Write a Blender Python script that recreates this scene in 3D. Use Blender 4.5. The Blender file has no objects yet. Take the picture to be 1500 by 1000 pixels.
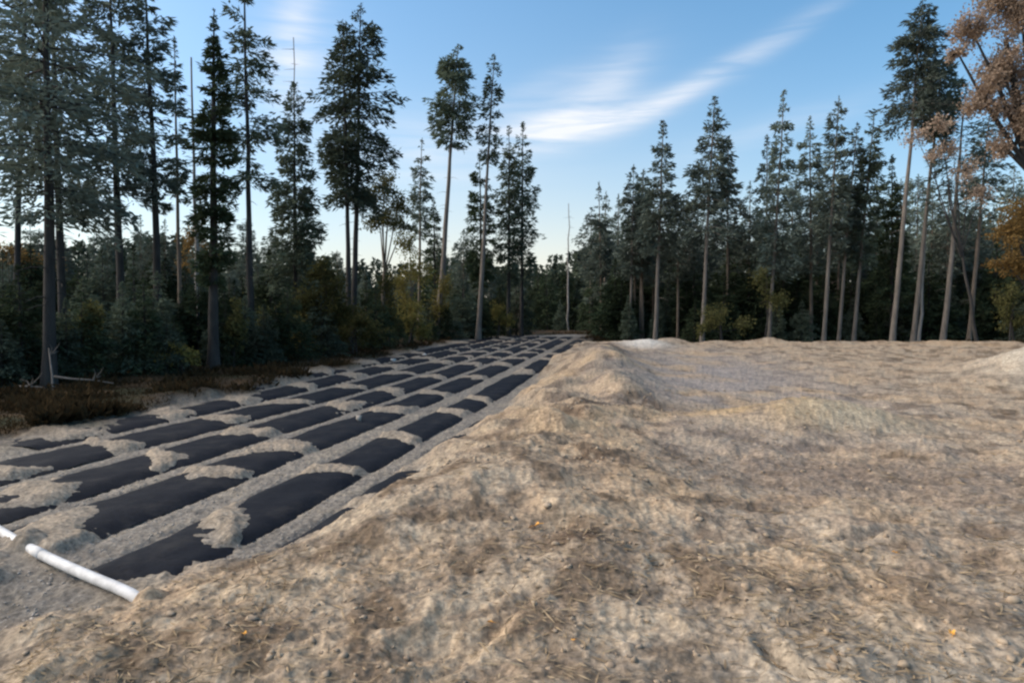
import bpy, math, random
import numpy as np

random.seed(7)
C = bpy.context.scene.collection
F = 977.0          # focal length in photo pixels (1500 wide)
CAM_Z = 1.6
PITCH = math.radians(1.64)
PI = math.pi

# ------------------------------------------------------------------ helpers
def link(o):
    C.objects.link(o)
    return o

def quad_mesh(name, v, q, smooth=False, col=None):
    v = np.asarray(v, np.float32); q = np.asarray(q, np.int32)
    me = bpy.data.meshes.new(name)
    me.vertices.add(len(v)); me.vertices.foreach_set('co', v.ravel())
    me.loops.add(q.size); me.loops.foreach_set('vertex_index', q.ravel())
    me.polygons.add(len(q))
    me.polygons.foreach_set('loop_start', np.arange(0, q.size, 4, dtype=np.int32))
    if smooth:
        me.polygons.foreach_set('use_smooth', np.ones(len(q), bool))
    if col is not None:
        a = me.attributes.new('col', 'FLOAT_COLOR', 'POINT')
        c = np.ones((len(v), 4), np.float32); c[:, :3] = col
        a.data.foreach_set('color', c.ravel())
    me.update(calc_edges=True)
    me.validate()
    return me

def obj(name, me, mat, parent=None):
    o = bpy.data.objects.new(name, me)
    me.materials.clear(); me.materials.append(mat)
    link(o)
    if parent is not None:
        o.parent = parent
    return o

def tag(o, label=None, cat=None, group=None, kind=None):
    if label: o['label'] = label
    if cat: o['category'] = cat
    if group: o['group'] = group
    if kind: o['kind'] = kind
    return o

def empty(name, loc, rz=0.0):
    o = bpy.data.objects.new(name, None)
    o.location = loc; o.rotation_euler = (0, 0, rz)
    o.empty_display_size = 0.3
    return link(o)

def copy_tree(o, parent=None):
    c = o.copy(); link(c)
    if parent is not None: c.parent = parent
    for ch in list(o.children):
        copy_tree(ch, c)
    return c

def P(px, py, Y):
    """point seen at photo pixel (px,py) lying at distance Y ahead"""
    u = (px-750)/F; w = -(py-500)/F
    d = np.array([u, math.cos(PITCH)+math.sin(PITCH)*w, -math.sin(PITCH)+math.cos(PITCH)*w])
    return np.array([0, 0, CAM_Z]) + d*(Y/d[1])

def sstep(a, b, x):
    t = np.clip((x-a)/(b-a), 0, 1)
    return t*t*(3-2*t)

def _h(ix, iy, seed):
    n = (ix.astype(np.int64)*374761393 + iy.astype(np.int64)*668265263 + seed*974634777) & 0x7fffffff
    n = ((n ^ (n >> 13))*1274126177) & 0x7fffffff
    n = (n ^ (n >> 16)) & 0xffff
    return n/65535.0

def gnoise(x, y, seed=0):
    ix = np.floor(x); iy = np.floor(y); fx = x-ix; fy = y-iy
    def g(dx, dy):
        a = _h(ix+dx, iy+dy, seed)*2*PI
        return np.cos(a)*(fx-dx)+np.sin(a)*(fy-dy)
    sx = fx*fx*fx*(fx*(fx*6-15)+10); sy = fy*fy*fy*(fy*(fy*6-15)+10)
    a = g(0, 0); b = g(1, 0); c = g(0, 1); d = g(1, 1)
    return ((a+(b-a)*sx)+((c+(d-c)*sx)-(a+(b-a)*sx))*sy)*1.5

def fbm(x, y, sc, octs=3, seed=0, gain=0.5):
    s = 0; a = 1.0; f = 1.0/sc
    for i in range(octs):
        s = s+a*gnoise(x*f+17.3*i, y*f-9.1*i, seed+i); a *= gain; f *= 2.03
    return s

# ------------------------------------------------------------------ the drain field and the terrain
DIR = 0.18
def uu(x, y):
    return x-DIR*y

ROW_U = [-2.12, -3.17, -4.37, -5.50, -6.75, -8.02, -9.25]
ROW_HW = [0.34, 0.30, 0.35, 0.38, 0.42, 0.42, 0.42]
ROW_V = [(4.3, 10.7), (3.86, 44.), (4.55, 45.), (5.2, 46.), (6.3, 46.5), (8.4, 46.5), (12.5, 44.)]
rr = random.Random(3)
HEAPS = [
    [(5.75, .3), (7.1, .2), (9.5, .2)],
    [(5.2, .2), (7.08, .10), (9.15, .22), (11.75, .25), (13.75, .2), (19.8, .8), (25., .5)],
    [(4.35, .2), (5.0, .28), (6.95, .25), (8.35, .34), (12.0, .35), (14.8, .3), (18.3, .4), (22.5, .6)],
    [(6.15, .33), (7.75, .22), (9.55, .35), (12.7, .55), (15.2, .4), (18.4, .4), (22.8, .7)],
    [(7.0, .2), (8.6, .18), (10.95, .25), (13.1, .38), (16.0, .4), (19.5, .4), (23.5, .6)],
    [(9.4, .35), (11.6, .5), (13.6, .35), (16.3, .45), (19.0, .5), (22.0, .6)],
    [(14.2, .4), (17.2, .5), (20., .5), (23.3, .6)],
]
for i, hs in enumerate(HEAPS):
    v = max(25.5, hs[-1][0]+3.0) if i else 99
    while v < 46:
        hs.append((v, rr.uniform(.2, .6))); v += rr.uniform(2.2, 4.4)

def vstart(u):
    """the rows begin along the white pipe, which lies aslant"""
    return (3.8-.703*(u+2.13))/1.127

def field_z(y):
    t = np.maximum(0, y-13.0)
    return 0.020*(np.sqrt(t*t+4)-2)*np.where(y < 60, 1, 60/np.maximum(y, 60))

def left_edge(y):
    return -8.12-0.078*np.clip(y-8, -6, 30)+0.35*np.sin(y*0.9)*0.5

def mound_edge(y):
    return -2.68+0.16*np.sin(y*1.3+0.5)+0.10*np.sin(y*3.1)+0.42*sstep(4.8, 7, y)*(1-sstep(16, 19, y))-0.55*sstep(5.2, 3.6, y)

def bump(x, y, cx, cy, rx, ry=None, rot=0.0, p=1.0):
    ry = ry or rx
    c, s = math.cos(rot), math.sin(rot)
    X = ((x-cx)*c+(y-cy)*s)/rx; Y = (-(x-cx)*s+(y-cy)*c)/ry
    return np.exp(-(X*X+Y*Y)**p)

def masks(x, y):
    u = uu(x, y)
    wob = 0.22*fbm(x, y, 0.9, 3, 40)
    m = sstep(0.0, 0.6, u+wob-mound_edge(y))          # 1 on the sand on the right
    m = m*(1-sstep(45, 48, y)*sstep(6, 2, x))
    fl = sstep(0.35, -0.55, u+0.5*fbm(x, y, 1.6, 3, 50)-left_edge(y))    # 1 on the forest floor to the left
    back = sstep(0, 1.2, y-(29.5+0.06*x+0.8*gnoise(x*.25, y*0, 61)))*sstep(-2.0, 1.0, u-mound_edge(y))
    back = np.maximum(back, sstep(48.0, 49.5, y+0.6*gnoise(x*.5, y*.5, 62)))
    back = np.maximum(back, sstep(30, 34, np.abs(x)+0*y))
    return u, m, fl, back

def coverage(x, y, u):
    """heaps of loose sand thrown over the fabric rows: height above the row"""
    cov = np.zeros_like(x)
    n = 0.12*fbm(x, y, 0.45, 3, 70)+0.030*fbm(x, y, 0.16, 2, 73)
    for ru, hw, hs, (v0, v1) in zip(ROW_U, ROW_HW, HEAPS, ROW_V):
        near = np.abs(u-ru) < hw+0.5
        if not near.any(): continue
        uu_ = u[near]; yy = y[near]; nn = n[near]
        c = np.zeros_like(uu_)
        sk = 0.22*(uu_-ru)/hw
        for hi, (hv, hl) in enumerate(hs):
            sh = math.sin(hv*12.9+ru*7.7)        # most heaps lie more to one side of the row
            ss_ = (uu_-ru)/hw
            hl2 = hl*(.9 if ru > -5 else .8)*(1+.5*sh*ss_)+.09
            d = np.abs(yy-hv+sk*(1+.8*math.sin(hv*5.1)))/np.maximum(hl2, .05)
            c = np.maximum(c, np.clip(1.38-d*1.05+3.4*nn, 0, 1.15)*(d < 3))
        cov[near] = np.maximum(cov[near], c*sstep(hw+0.14, hw-0.04, np.abs(uu_-ru)))
    return cov

def ground_z(x, y, detail=True, cov=None):
    x = np.atleast_1d(np.asarray(x, float)); y = np.atleast_1d(np.asarray(y, float))
    u, m, fl, back = masks(x, y)
    fz = field_z(y)
    z = fz.copy()
    # sand strips between the rows, the rows themselves sit a little lower
    rowd = np.full_like(x, 9.0); rin = np.zeros_like(x)
    for ru, hw, (v0, v1) in zip(ROW_U, ROW_HW, ROW_V):
        inside = sstep(-.30, .25, y-(vstart(u) if 4.4 > v0 > 3.5 or v0 < 6.5 else v0))*sstep(v1+.3, v1-.3, y)
        dd = np.abs(u-ru)/hw; hit = dd < 1.5
        rowd = np.where(hit, dd, rowd); rin = np.where(hit, inside, rin)
    if detail:
        edge_n = 0.16*fbm(x, y, 0.3, 2, 75)
        z += rin*(0.034*np.clip(1-(rowd/1.08)**5, 0, 1)-.024)*sstep(1.4, 1.15, rowd)-.012*sstep(.9, 1.3, rowd+edge_n)
        if cov is None: cov = coverage(x, y, u)
        z += np.minimum(cov, 1)*(0.052+0.030*fbm(x, y, 0.45, 2, 76)+.007*fbm(x, y, .10, 2, 78))+.03*np.maximum(cov-.6, 0)
    # right-hand sand: berm along the field, plateau rising to the rim, little mounds
    berm = np.exp(-((u+0.75)/1.0)**2)*(0.30*sstep(2.6, 7, y)+0.22*sstep(8, 13, y))*(1-sstep(18, 23, y))
    berm = berm*(1+0.5*fbm(x, y, 2.2, 2, 80)+.32*fbm(x, y, .9, 2, 84))
    plat = 0.05+0.08*sstep(2, 6, y)+0.60*sstep(8, 28, y)-0.6*sstep(29.5, 34, y)
    plat += 0.36*bump(x, y, 4.15, 9.4, 1.25, 0.9, 0.2) + 0.08*bump(x, y, 2.9, 8.6, .8)
    plat += 1.10*bump(x, y, 12.5, 14.5, 1.25, 2.0, 0.25, 0.8)
    plat += 0.26*bump(x, y, 6.5, 27.2, .8, .8)+0.18*bump(x, y, 10.8, 27.5, .9)+0.2*bump(x, y, 13.8, 28, .5)
    plat += 0.16*bump(x, y, 18.0, 27, 1.5, 1.0) + 0.30*bump(x, y, 5.1, 26.2, .9, 1.2)
    plat += (0.06*fbm(x, y, 4, 2, 81)+0.09*fbm(x, y, 1.5, 2, 88)*sstep(22, 27, y))*sstep(34, 29, y)
    plat += .10*np.exp(-((u+1.9)/.45)**2)*sstep(3.2, 4.6, y)*(1-sstep(11, 13, y))
    z = z*(1-m) + m*(np.maximum(plat, 0.6*fz*sstep(34, 44, y))+berm)
    for (bx, by, br) in ((.55, 8.6, .4), (1.1, 9.8, .35), (.75, 6.2, .35), (.2, 7.4, .3), (2.0, 10.8, .45), (1.6, 13.0, .6), (.35, 4.6, .25)):
        z += m*(.11*br/.35*bump(x, y, bx, by+br, br, br*.7)-.07*bump(x, y, bx, by-.3*br, br*.8, br*.5))
    z += fl*(0.10+0.10*fbm(x, y, 3.0, 2, 82))*(1-m)
    z += .24*bump(x, y, 4.3, 47.2, 2.2, .9)
    # hollow by the white pipe, lower left corner
    z -= 0.10*bump(x, y, -2.9, 2.9, 1.3, 0.9, -0.6)*(1-m)
    if detail:
        rough = 0.13+0.98*m*(1-0.45*sstep(10, 16, y)) + 0.5*bump(x, y, -2.6, 2.6, 1.7) - 0.2*fl
        lump = 0.050*fbm(x, y, 0.9, 2, 90)+0.018*fbm(x, y, 0.34, 2, 92)+0.010*fbm(x, y, 0.13, 2, 94)
        ridg = 1-np.abs(fbm(x, y, 0.5, 3, 99))*2.2
        lump += 0.008*ridg*m
        # wheel and bucket furrows on the right
        a = 0.35
        X = x*math.cos(a)-y*math.sin(a); Yy = x*math.sin(a)+y*math.cos(a)
        fur = gnoise(X*0.55+3, Yy*4.6+0.4*gnoise(x, y, 6), 96)
        fmask = sstep(0.2, 1.6, x+0.2*y-0.6)*sstep(11, 6, y)
        lump += 0.036*fur*fmask
        grv = 0.010*fbm(x, y, 0.07, 2, 98)
        far = 1/(1+np.maximum(0, y-18)*0.03)
        z += (lump*rough+grv)*far*np.where(y > 48, 0.3, 1)
        # two long drag marks in front
        for (ax, ay, bx, by, dep, w) in ((-.9, 2.35, .15, 3.6, .05, .05), (.95, 4.0, 3.0, 4.75, .055, .05), (1.35, 2.2, 1.25, 3.1, .045, .035)):
            dx, dy = bx-ax, by-ay; L2 = dx*dx+dy*dy
            t = np.clip(((x-ax)*dx+(y-ay)*dy)/L2, 0, 1)
            d = np.hypot(x-ax-t*dx+.06*np.sin(7*t+1), y-ay-t*dy)
            z += -dep*np.exp(-(d/w)**2)+dep*.3*np.exp(-((d-2.2*w)/w)**2)
    # land beyond
    z = np.where(y > 60, z*np.maximum(0, 1-(y-60)/60), z)
    return z

def mixc(c, col, w):
    return c*(1-w[:, None])+np.array(col)[None, :]*w[:, None]

SAND = (0.51, 0.38, 0.25)
def ground_col(x, y, cov):
    u, m, fl, back = masks(x, y)
    n1 = fbm(x, y, 1.7, 3, 110); n2 = fbm(x, y, .5, 3, 113); n3 = fbm(x, y, .16, 2, 116)
    c = np.zeros((len(x), 3)) + np.array([0.235, 0.21, 0.175])        # grey gravelly sand of the field, colour lowered further for tree shade
    c = mixc(c, (0.28, 0.245, 0.195), sstep(-.2, .5, n2))
    c = mixc(c, (0.17, 0.155, 0.135), 0.6*sstep(.1, .6, n3))
    c = mixc(c, (0.33, 0.27, 0.20), np.clip(cov, 0, 1)*0.8)
    # lower left corner: greyer turned soil, its shade painted in as extra darkness
    c = mixc(c, (0.105, 0.095, 0.082), 0.95*bump(x, y, -2.6, 2.7, 1.7, 1.2)*(1-.6*m))
    s = np.zeros_like(c)+np.array(SAND)
    s = mixc(s, (0.42, 0.335, 0.24), sstep(-.35, .45, n1))
    s = mixc(s, (0.56, 0.45, 0.315), 0.7*sstep(.05, .5, n2))
    s = mixc(s, (0.185, 0.13, 0.082), 0.85*sstep(.16, .55, -n2+.35*n1))
    s = mixc(s, (0.19, 0.14, 0.10), 0.5*sstep(.3, .6, fbm(x*.7+y*.25, y*1.9-x*.5, .55, 3, 119)))
    s = mixc(s, (0.27, 0.205, 0.145), 0.4*sstep(.15, .6, n3))
    s *= .80
    # warm berm
    bm = np.exp(-((u+0.75)/1.15)**2)*sstep(5, 8, y)*(1-sstep(18, 23, y))
    s = mixc(s, (0.48, 0.345, 0.20), 0.65*bm*sstep(-.5, .3, n2))
    gl = bump(x, y, 4.6, 15.5, 2.7, 8, -.2)*sstep(-.7, .1, n1)                       # grey packed drive behind the berm
    s = mixc(s, (0.30, 0.268, 0.245), 0.85*gl)
    s = mixc(s, (0.42, 0.29, 0.14), 0.85*bump(x, y, 3.5, 9.9, 1.0, 1.1)*sstep(-.8, .1, n2))
    s = mixc(s, (0.46, 0.385, 0.26), 0.7*bump(x, y, 4.6, 9.0, .9, .6))
    s = mixc(s, (0.19, 0.145, 0.11), 0.9*bump(x, y, 3.3, 6.5, 1.5, .85, .1)*sstep(-.6, .3, n2))
    s = mixc(s, (0.19, 0.15, 0.12), 0.55*bump(x, y, 5.2, 5.8, 1.6, .7, -.1)*sstep(-.5, .3, n2))
    s = mixc(s, (0.12, 0.09, 0.065), 0.75*bump(x, y, -.45, 2.72, .33, .24)*sstep(-.7, .2, n3))
    for (bx, by, r) in ((.55, 8.6, .35), (1.1, 9.8, .3), (.75, 6.2, .3), (.42, 4.3, .2), (2.1, 10.6, .35), (.1, 7.2, .25)):
        s = mixc(s, (0.115, 0.08, 0.055), 0.95*bump(x, y, bx, by, r*1.5)*sstep(-.6, .1, n3))
    s = mixc(s, (0.38, 0.345, 0.28), 0.7*bump(x, y, 1.9, 2.6, 1.1, .6)+0.5*bump(x, y, .6, 2.2, .7, .4))
    s = mixc(s, (0.50, 0.475, 0.40), 0.8*bump(x, y, 12.4, 14.3, 1.7, 2.4))
    s = mixc(s, (0.70, 0.66, 0.58), 0.9*bump(x, y, 5.0, 25.6, .9, 1.3))
    s = mixc(s, (0.40, 0.27, 0.15), 0.7*bump(x, y, 18., 27, 1.6, 1.2))
    s = mixc(s, (0.11, 0.075, 0.06), 0.9*bump(x, y, 3.35, 24.3, .6, 2.2))
    s = mixc(s, (0.10, 0.068, 0.05), 0.85*bump(x, y, 2.85, 19.6, .5, 1.8)*sstep(-.7, 0, n2))
    c = c*(1-m[:, None])+s*m[:, None]
    c = mixc(c, (0.50, 0.45, 0.38), .8*bump(x, y, 4.3, 47., 2.2, 1.2))
    f = np.zeros_like(c)+np.array([0.048, 0.034, 0.020])
    f = mixc(f, (0.085, 0.052, 0.024), sstep(-.1, .5, n2))
    f = mixc(f, (0.03, 0.032, 0.014), sstep(0, .5, n1))
    w = np.maximum(fl*(1-m), back)
    c = c*(1-w[:, None])+f*w[:, None]
    return c

# ------------------------------------------------------------------ materials
def new_mat(name):
    m = bpy.data.materials.new(name); m.use_nodes = True
    nt = m.node_tree; nt.nodes.clear()
    out = nt.nodes.new('ShaderNodeOutputMaterial')
    return m, nt, out

def N(nt, t, **kw):
    n = nt.nodes.new(t)
    for k, v in kw.items():
        setattr(n, k, v)
    return n

def mat_ground():
    m, nt, out = new_mat('ground_soil'); L = nt.links.new
    b = N(nt, 'ShaderNodeBsdfPrincipled')
    b.inputs['Roughness'].default_value = .95; b.inputs['Specular IOR Level'].default_value = .12
    at = N(nt, 'ShaderNodeAttribute', attribute_name='col')
    geo = N(nt, 'ShaderNodeNewGeometry')
    n1 = N(nt, 'ShaderNodeTexNoise'); n1.inputs['Scale'].default_value = 26; n1.inputs['Detail'].default_value = 5; n1.inputs['Roughness'].default_value = .65
    n2 = N(nt, 'ShaderNodeTexNoise'); n2.inputs['Scale'].default_value = 7; n2.inputs['Detail'].default_value = 4
    n3 = N(nt, 'ShaderNodeTexVoronoi'); n3.inputs['Scale'].default_value = 34
    for n in (n1, n2, n3): L(geo.outputs['Position'], n.inputs['Vector'])
    r1 = N(nt, 'ShaderNodeMapRange'); r1.inputs[1].default_value = .3; r1.inputs[2].default_value = .7; r1.inputs[3].default_value = .50; r1.inputs[4].default_value = 1.42
    r2 = N(nt, 'ShaderNodeMapRange'); r2.inputs[1].default_value = .3; r2.inputs[2].default_value = .7; r2.inputs[3].default_value = .80; r2.inputs[4].default_value = 1.2
    L(n1.outputs[0], r1.inputs[0]); L(n2.outputs[0], r2.inputs[0])
    mu = N(nt, 'ShaderNodeMath', operation='MULTIPLY'); L(r1.outputs[0], mu.inputs[0]); L(r2.outputs[0], mu.inputs[1])
    rv = N(nt, 'ShaderNodeMapRange'); rv.inputs[1].default_value = 0; rv.inputs[2].default_value = .5; rv.inputs[3].default_value = 1.1; rv.inputs[4].default_value = .86
    L(n3.outputs['Distance'], rv.inputs[0])
    mu2 = N(nt, 'ShaderNodeMath', operation='MULTIPLY'); L(mu.outputs[0], mu2.inputs[0]); L(rv.outputs[0], mu2.inputs[1])
    mx = N(nt, 'ShaderNodeVectorMath', operation='SCALE'); L(at.outputs['Color'], mx.inputs[0]); L(mu2.outputs[0], mx.inputs['Scale'])
    L(mx.outputs[0], b.inputs['Base Color'])
    bp = N(nt, 'ShaderNodeBump'); bp.inputs['Strength'].default_value = .7; bp.inputs['Distance'].default_value = .02
    L(n1.outputs[0], bp.inputs['Height']); L(bp.outputs[0], b.inputs['Normal'])
    L(b.outputs[0], out.inputs[0])
    return m

def mat_leaf(name, c1, c2, trans=.25, sc=1.2, vr=.35):
    m, nt, out = new_mat(name); L = nt.links.new
    geo = N(nt, 'ShaderNodeNewGeometry'); oi = N(nt, 'ShaderNodeObjectInfo')
    n = N(nt, 'ShaderNodeTexNoise'); n.inputs['Scale'].default_value = sc; n.inputs['Detail'].default_value = 3
    L(geo.outputs['Position'], n.inputs['Vector'])
    ad = N(nt, 'ShaderNodeMath', operation='MULTIPLY_ADD'); L(geo.outputs['Random Per Island'], ad.inputs[0]); ad.inputs[1].default_value = .5
    r = N(nt, 'ShaderNodeMapRange'); r.inputs[1].default_value = .3; r.inputs[2].default_value = .7; r.inputs[3].default_value = 0; r.inputs[4].default_value = .5
    L(n.outputs[0], r.inputs[0]); L(r.outputs[0], ad.inputs[2])
    mx = N(nt, 'ShaderNodeMix', data_type='RGBA'); mx.inputs[6].default_value = (*c1, 1); mx.inputs[7].default_value = (*c2, 1)
    L(ad.outputs[0], mx.inputs[0])
    rr_ = N(nt, 'ShaderNodeMapRange'); rr_.inputs[3].default_value = 1-vr; rr_.inputs[4].default_value = 1+vr
    L(oi.outputs['Random'], rr_.inputs[0])
    sc_ = N(nt, 'ShaderNodeVectorMath', operation='SCALE'); L(mx.outputs[2], sc_.inputs[0]); L(rr_.outputs[0], sc_.inputs['Scale'])
    d = N(nt, 'ShaderNodeBsdfDiffuse'); t = N(nt, 'ShaderNodeBsdfTranslucent')
    L(sc_.outputs[0], d.inputs[0]); L(sc_.outputs[0], t.inputs[0])
    ms = N(nt, 'ShaderNodeMixShader'); ms.inputs[0].default_value = trans
    L(d.outputs[0], ms.inputs[1]); L(t.outputs[0], ms.inputs[2]); L(ms.outputs[0], out.inputs[0])
    return m

def mat_noise(name, c1, c2, scale=8, stretch=(1, 1, 1), rough=.9, bump_d=.01, spec=.2, detail=5):
    m, nt, out = new_mat(name); L = nt.links.new
    b = N(nt, 'ShaderNodeBsdfPrincipled'); b.inputs['Roughness'].default_value = rough; b.inputs['Specular IOR Level'].default_value = spec
    tc = N(nt, 'ShaderNodeTexCoord'); mp = N(nt, 'ShaderNodeMapping'); mp.inputs['Scale'].default_value = stretch
    L(tc.outputs['Object'], mp.inputs[0])
    n = N(nt, 'ShaderNodeTexNoise'); n.inputs['Scale'].default_value = scale; n.inputs['Detail'].default_value = detail; n.inputs['Roughness'].default_value = .65
    L(mp.outputs[0], n.inputs['Vector'])
    r = N(nt, 'ShaderNodeMapRange'); r.inputs[1].default_value = .32; r.inputs[2].default_value = .68
    L(n.outputs[0], r.inputs[0])
    mx = N(nt, 'ShaderNodeMix', data_type='RGBA'); mx.inputs[6].default_value = (*c1, 1); mx.inputs[7].default_value = (*c2, 1)
    L(r.outputs[0], mx.inputs[0]); L(mx.outputs[2], b.inputs['Base Color'])
    bp = N(nt, 'ShaderNodeBump'); bp.inputs['Strength'].default_value = .6; bp.inputs['Distance'].default_value = bump_d
    L(n.outputs[0], bp.inputs['Height']); L(bp.outputs[0], b.inputs['Normal']); L(b.outputs[0], out.inputs[0])
    return m

M_GROUND = mat_ground()
M_BARK = mat_noise('bark_grey_brown', (.10, .078, .06), (.21, .17, .135), 7, (1, 1, .22), .95, .03)
M_BARKP = mat_noise('bark_pale_pine', (.105, .092, .080), (.20, .175, .150), 7, (1, 1, .2), .95, .03)
M_BARKD = mat_noise('bark_dark', (.026, .026, .026), (.062, .057, .052), 7, (1, 1, .22), .95, .03)
M_DEAD = mat_noise('dead_wood_grey', (.20, .185, .17), (.34, .31, .28), 9, (1, 1, .2), .9, .01)
M_NEEDLE = mat_leaf('needles_dark', (.056, .075, .056), (.140, .168, .115), .22)
M_NEEDLE_B = mat_leaf('needles_veiled_blue_green', (.080, .106, .092), (.170, .200, .158), .22)  # bluish veil over the trees is mixed into this needle colour
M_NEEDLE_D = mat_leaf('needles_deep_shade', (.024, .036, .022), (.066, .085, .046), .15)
M_YELLOW = mat_leaf('leaves_yellow_green', (.12, .12, .035), (.30, .24, .08), .35, 2)
M_OLIVE = mat_leaf('leaves_olive', (.060, .066, .026), (.145, .135, .055), .35, 2)
M_ORANGE = mat_leaf('leaves_russet', (.30, .215, .15), (.50, .385, .29), .35, 2)
M_RUST = mat_leaf('leaves_rust_dull', (.14, .09, .035), (.26, .17, .065), .35, 2)
M_LITTER = mat_leaf('dry_litter', (.022, .017, .010), (.060, .041, .021), .2, 3)
M_FABRIC = mat_noise('black_geotextile', (.003, .0045, .008), (.007, .010, .017), 30, (1, 1, 1), .88, .004, .15)
def dust_on(m):
    nt = m.node_tree; L = nt.links.new
    b = [n for n in nt.nodes if n.type == 'BSDF_PRINCIPLED'][0]
    src = b.inputs['Base Color'].links[0].from_socket
    geo = N(nt, 'ShaderNodeNewGeometry')
    a = N(nt, 'ShaderNodeTexNoise'); a.inputs['Scale'].default_value = 2.2; a.inputs['Detail'].default_value = 8; a.inputs['Roughness'].default_value = .75
    L(geo.outputs['Position'], a.inputs['Vector'])
    r = N(nt, 'ShaderNodeMapRange'); r.inputs[1].default_value = .50; r.inputs[2].default_value = .74; r.inputs[4].default_value = .32
    L(a.outputs[0], r.inputs[0])
    mx = N(nt, 'ShaderNodeMix', data_type='RGBA'); L(r.outputs[0], mx.inputs[0]); L(src, mx.inputs[6]); mx.inputs[7].default_value = (.075, .068, .058, 1)
    L(mx.outputs[2], b.inputs['Base Color'])
dust_on(M_FABRIC)
M_PIPE = mat_noise('white_pvc', (.36, .36, .35), (.66, .66, .65), 7, (1, 1, 1), .6, .001, .3)
M_STONE = mat_noise('pale_stone', (.42, .40, .37), (.66, .63, .59), 6, (1, 1, 1), .85, .01)
M_GRAVEL = mat_noise('grey_gravel', (.20, .18, .155), (.40, .36, .31), 9, (1, 1, 1), .9, .01)
M_LEAF1 = mat_noise('fallen_leaf_orange', (.60, .27, .05), (.80, .42, .08), 30, (1, 1, 1), .7, .001)
M_CLOD = mat_noise('soil_clods', (.22, .165, .115), (.42, .335, .24), 3.5, (1, 1, 1), .95, .02)
M_STRAW = mat_leaf('root_and_straw_bits', (.12, .082, .05), (.50, .39, .25), .05, 4)

# ------------------------------------------------------------------ ground: one polar sheet to the horizon
def build_ground():
    th_f = np.linspace(math.radians(-46), math.radians(46), 1250)
    th_b = np.linspace(math.radians(46), math.radians(314), 70)[1:-1]
    th = np.concatenate([th_f, th_b])
    inv = np.linspace(1/1.7, 1/62.0, 640)
    r = 1/inv
    r = np.concatenate([[0.02, 0.6, 1.2], r, [70, 85, 110, 150, 220, 400, 800, 1600, 3000]])
    T, R_ = np.meshgrid(th, r)
    x = (R_*np.sin(T)).ravel(); y = (R_*np.cos(T)).ravel()
    u = uu(x, y)
    cov = coverage(x, y, u)
    z = ground_z(x, y, True, cov)
    c = ground_col(x, y, cov)
    nt_, nr = len(th), len(r)
    i = np.arange(nr-1)[:, None]*nt_; j = np.arange(nt_)[None, :]; j2 = (j+1) % nt_
    q = np.stack([i+j, i+nt_+j, i+nt_+j2, i+j2], -1).reshape(-1, 4)[:, ::-1]
    me = quad_mesh('ground', np.stack([x, y, z], 1), q, True, c)
    return tag(obj('ground', me, M_GROUND), kind='structure', label='bare pale sand and gravel ground running into the dark forest floor')
build_ground()

def gz1(x, y, detail=False):
    return float(ground_z(np.array([x]), np.array([y]), detail)[0])

# ------------------------------------------------------------------ fabric rows
ROW_LABEL = [
    'black fabric strip half buried along the foot of the sandy berm',
    'black fabric strip with a loose folded end beside the end of the white pipe',
    'black fabric strip third from the sandy berm, with a small pale stone on it',
    'black fabric strip fourth from the sandy berm, in the middle of the field',
    'black fabric strip fifth from the sandy berm, broad and dark with few sand heaps',
    'black fabric strip along the brown forest edge, ragged and mostly buried',
    'short far black fabric strip at the forest edge, next to the tall trees',
]
for k, (ru, hw, (v0, v1)) in enumerate(zip(ROW_U, ROW_HW, ROW_V)):
    nv = int((v1-v0)/0.06); ns = 15
    v = v0+(v1-v0)*np.linspace(0, 1, nv)**1.25
    s = np.linspace(-1.22, 1.22, ns)
    V, S = np.meshgrid(v, s, indexing='ij')
    V = V+(vstart(ru+hw*S)-v0+.03)*np.clip(1-(V-v0)/3, 0, 1)*(k > 0)*(k < 5)
    U = ru+hw*S+0.05*gnoise(V*0.7, V*0+k*7.7, 130+k)
    X = (U+DIR*V).ravel(); Y = V.ravel(); Sf = S.ravel()
    Z = field_z(Y)+(0.034 if k else 0.04)*np.clip(1-np.abs(Sf/1.08)**5, -.6, 1)
    Z += 0.007*fbm(X, Y, .35, 2, 140+k)+0.008*fbm(X*3, Y, .6, 2, 150+k)+.004*fbm(X+Y*.4, Y*.4, .12, 2, 155+k)
    if k == 1:
        Z -= 0.09*sstep(4.3, 3.9, Y)
    q = []
    ii = np.arange(nv-1)[:, None]*ns; jj = np.arange(ns-1)[None, :]
    q = np.stack([ii+jj, ii+jj+1, ii+ns+jj+1, ii+ns+jj], -1).reshape(-1, 4)
    if k == 1:      # second layer: the loose end folded back at the pipe
        pass
    me = quad_mesh('fabric_strip', np.stack([X, Y, Z], 1), q, True)
    o = obj('fabric_strip', me, M_FABRIC)
    tag(o, ROW_LABEL[k], 'fabric strip', 'black fabric strips of the drain field')

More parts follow.
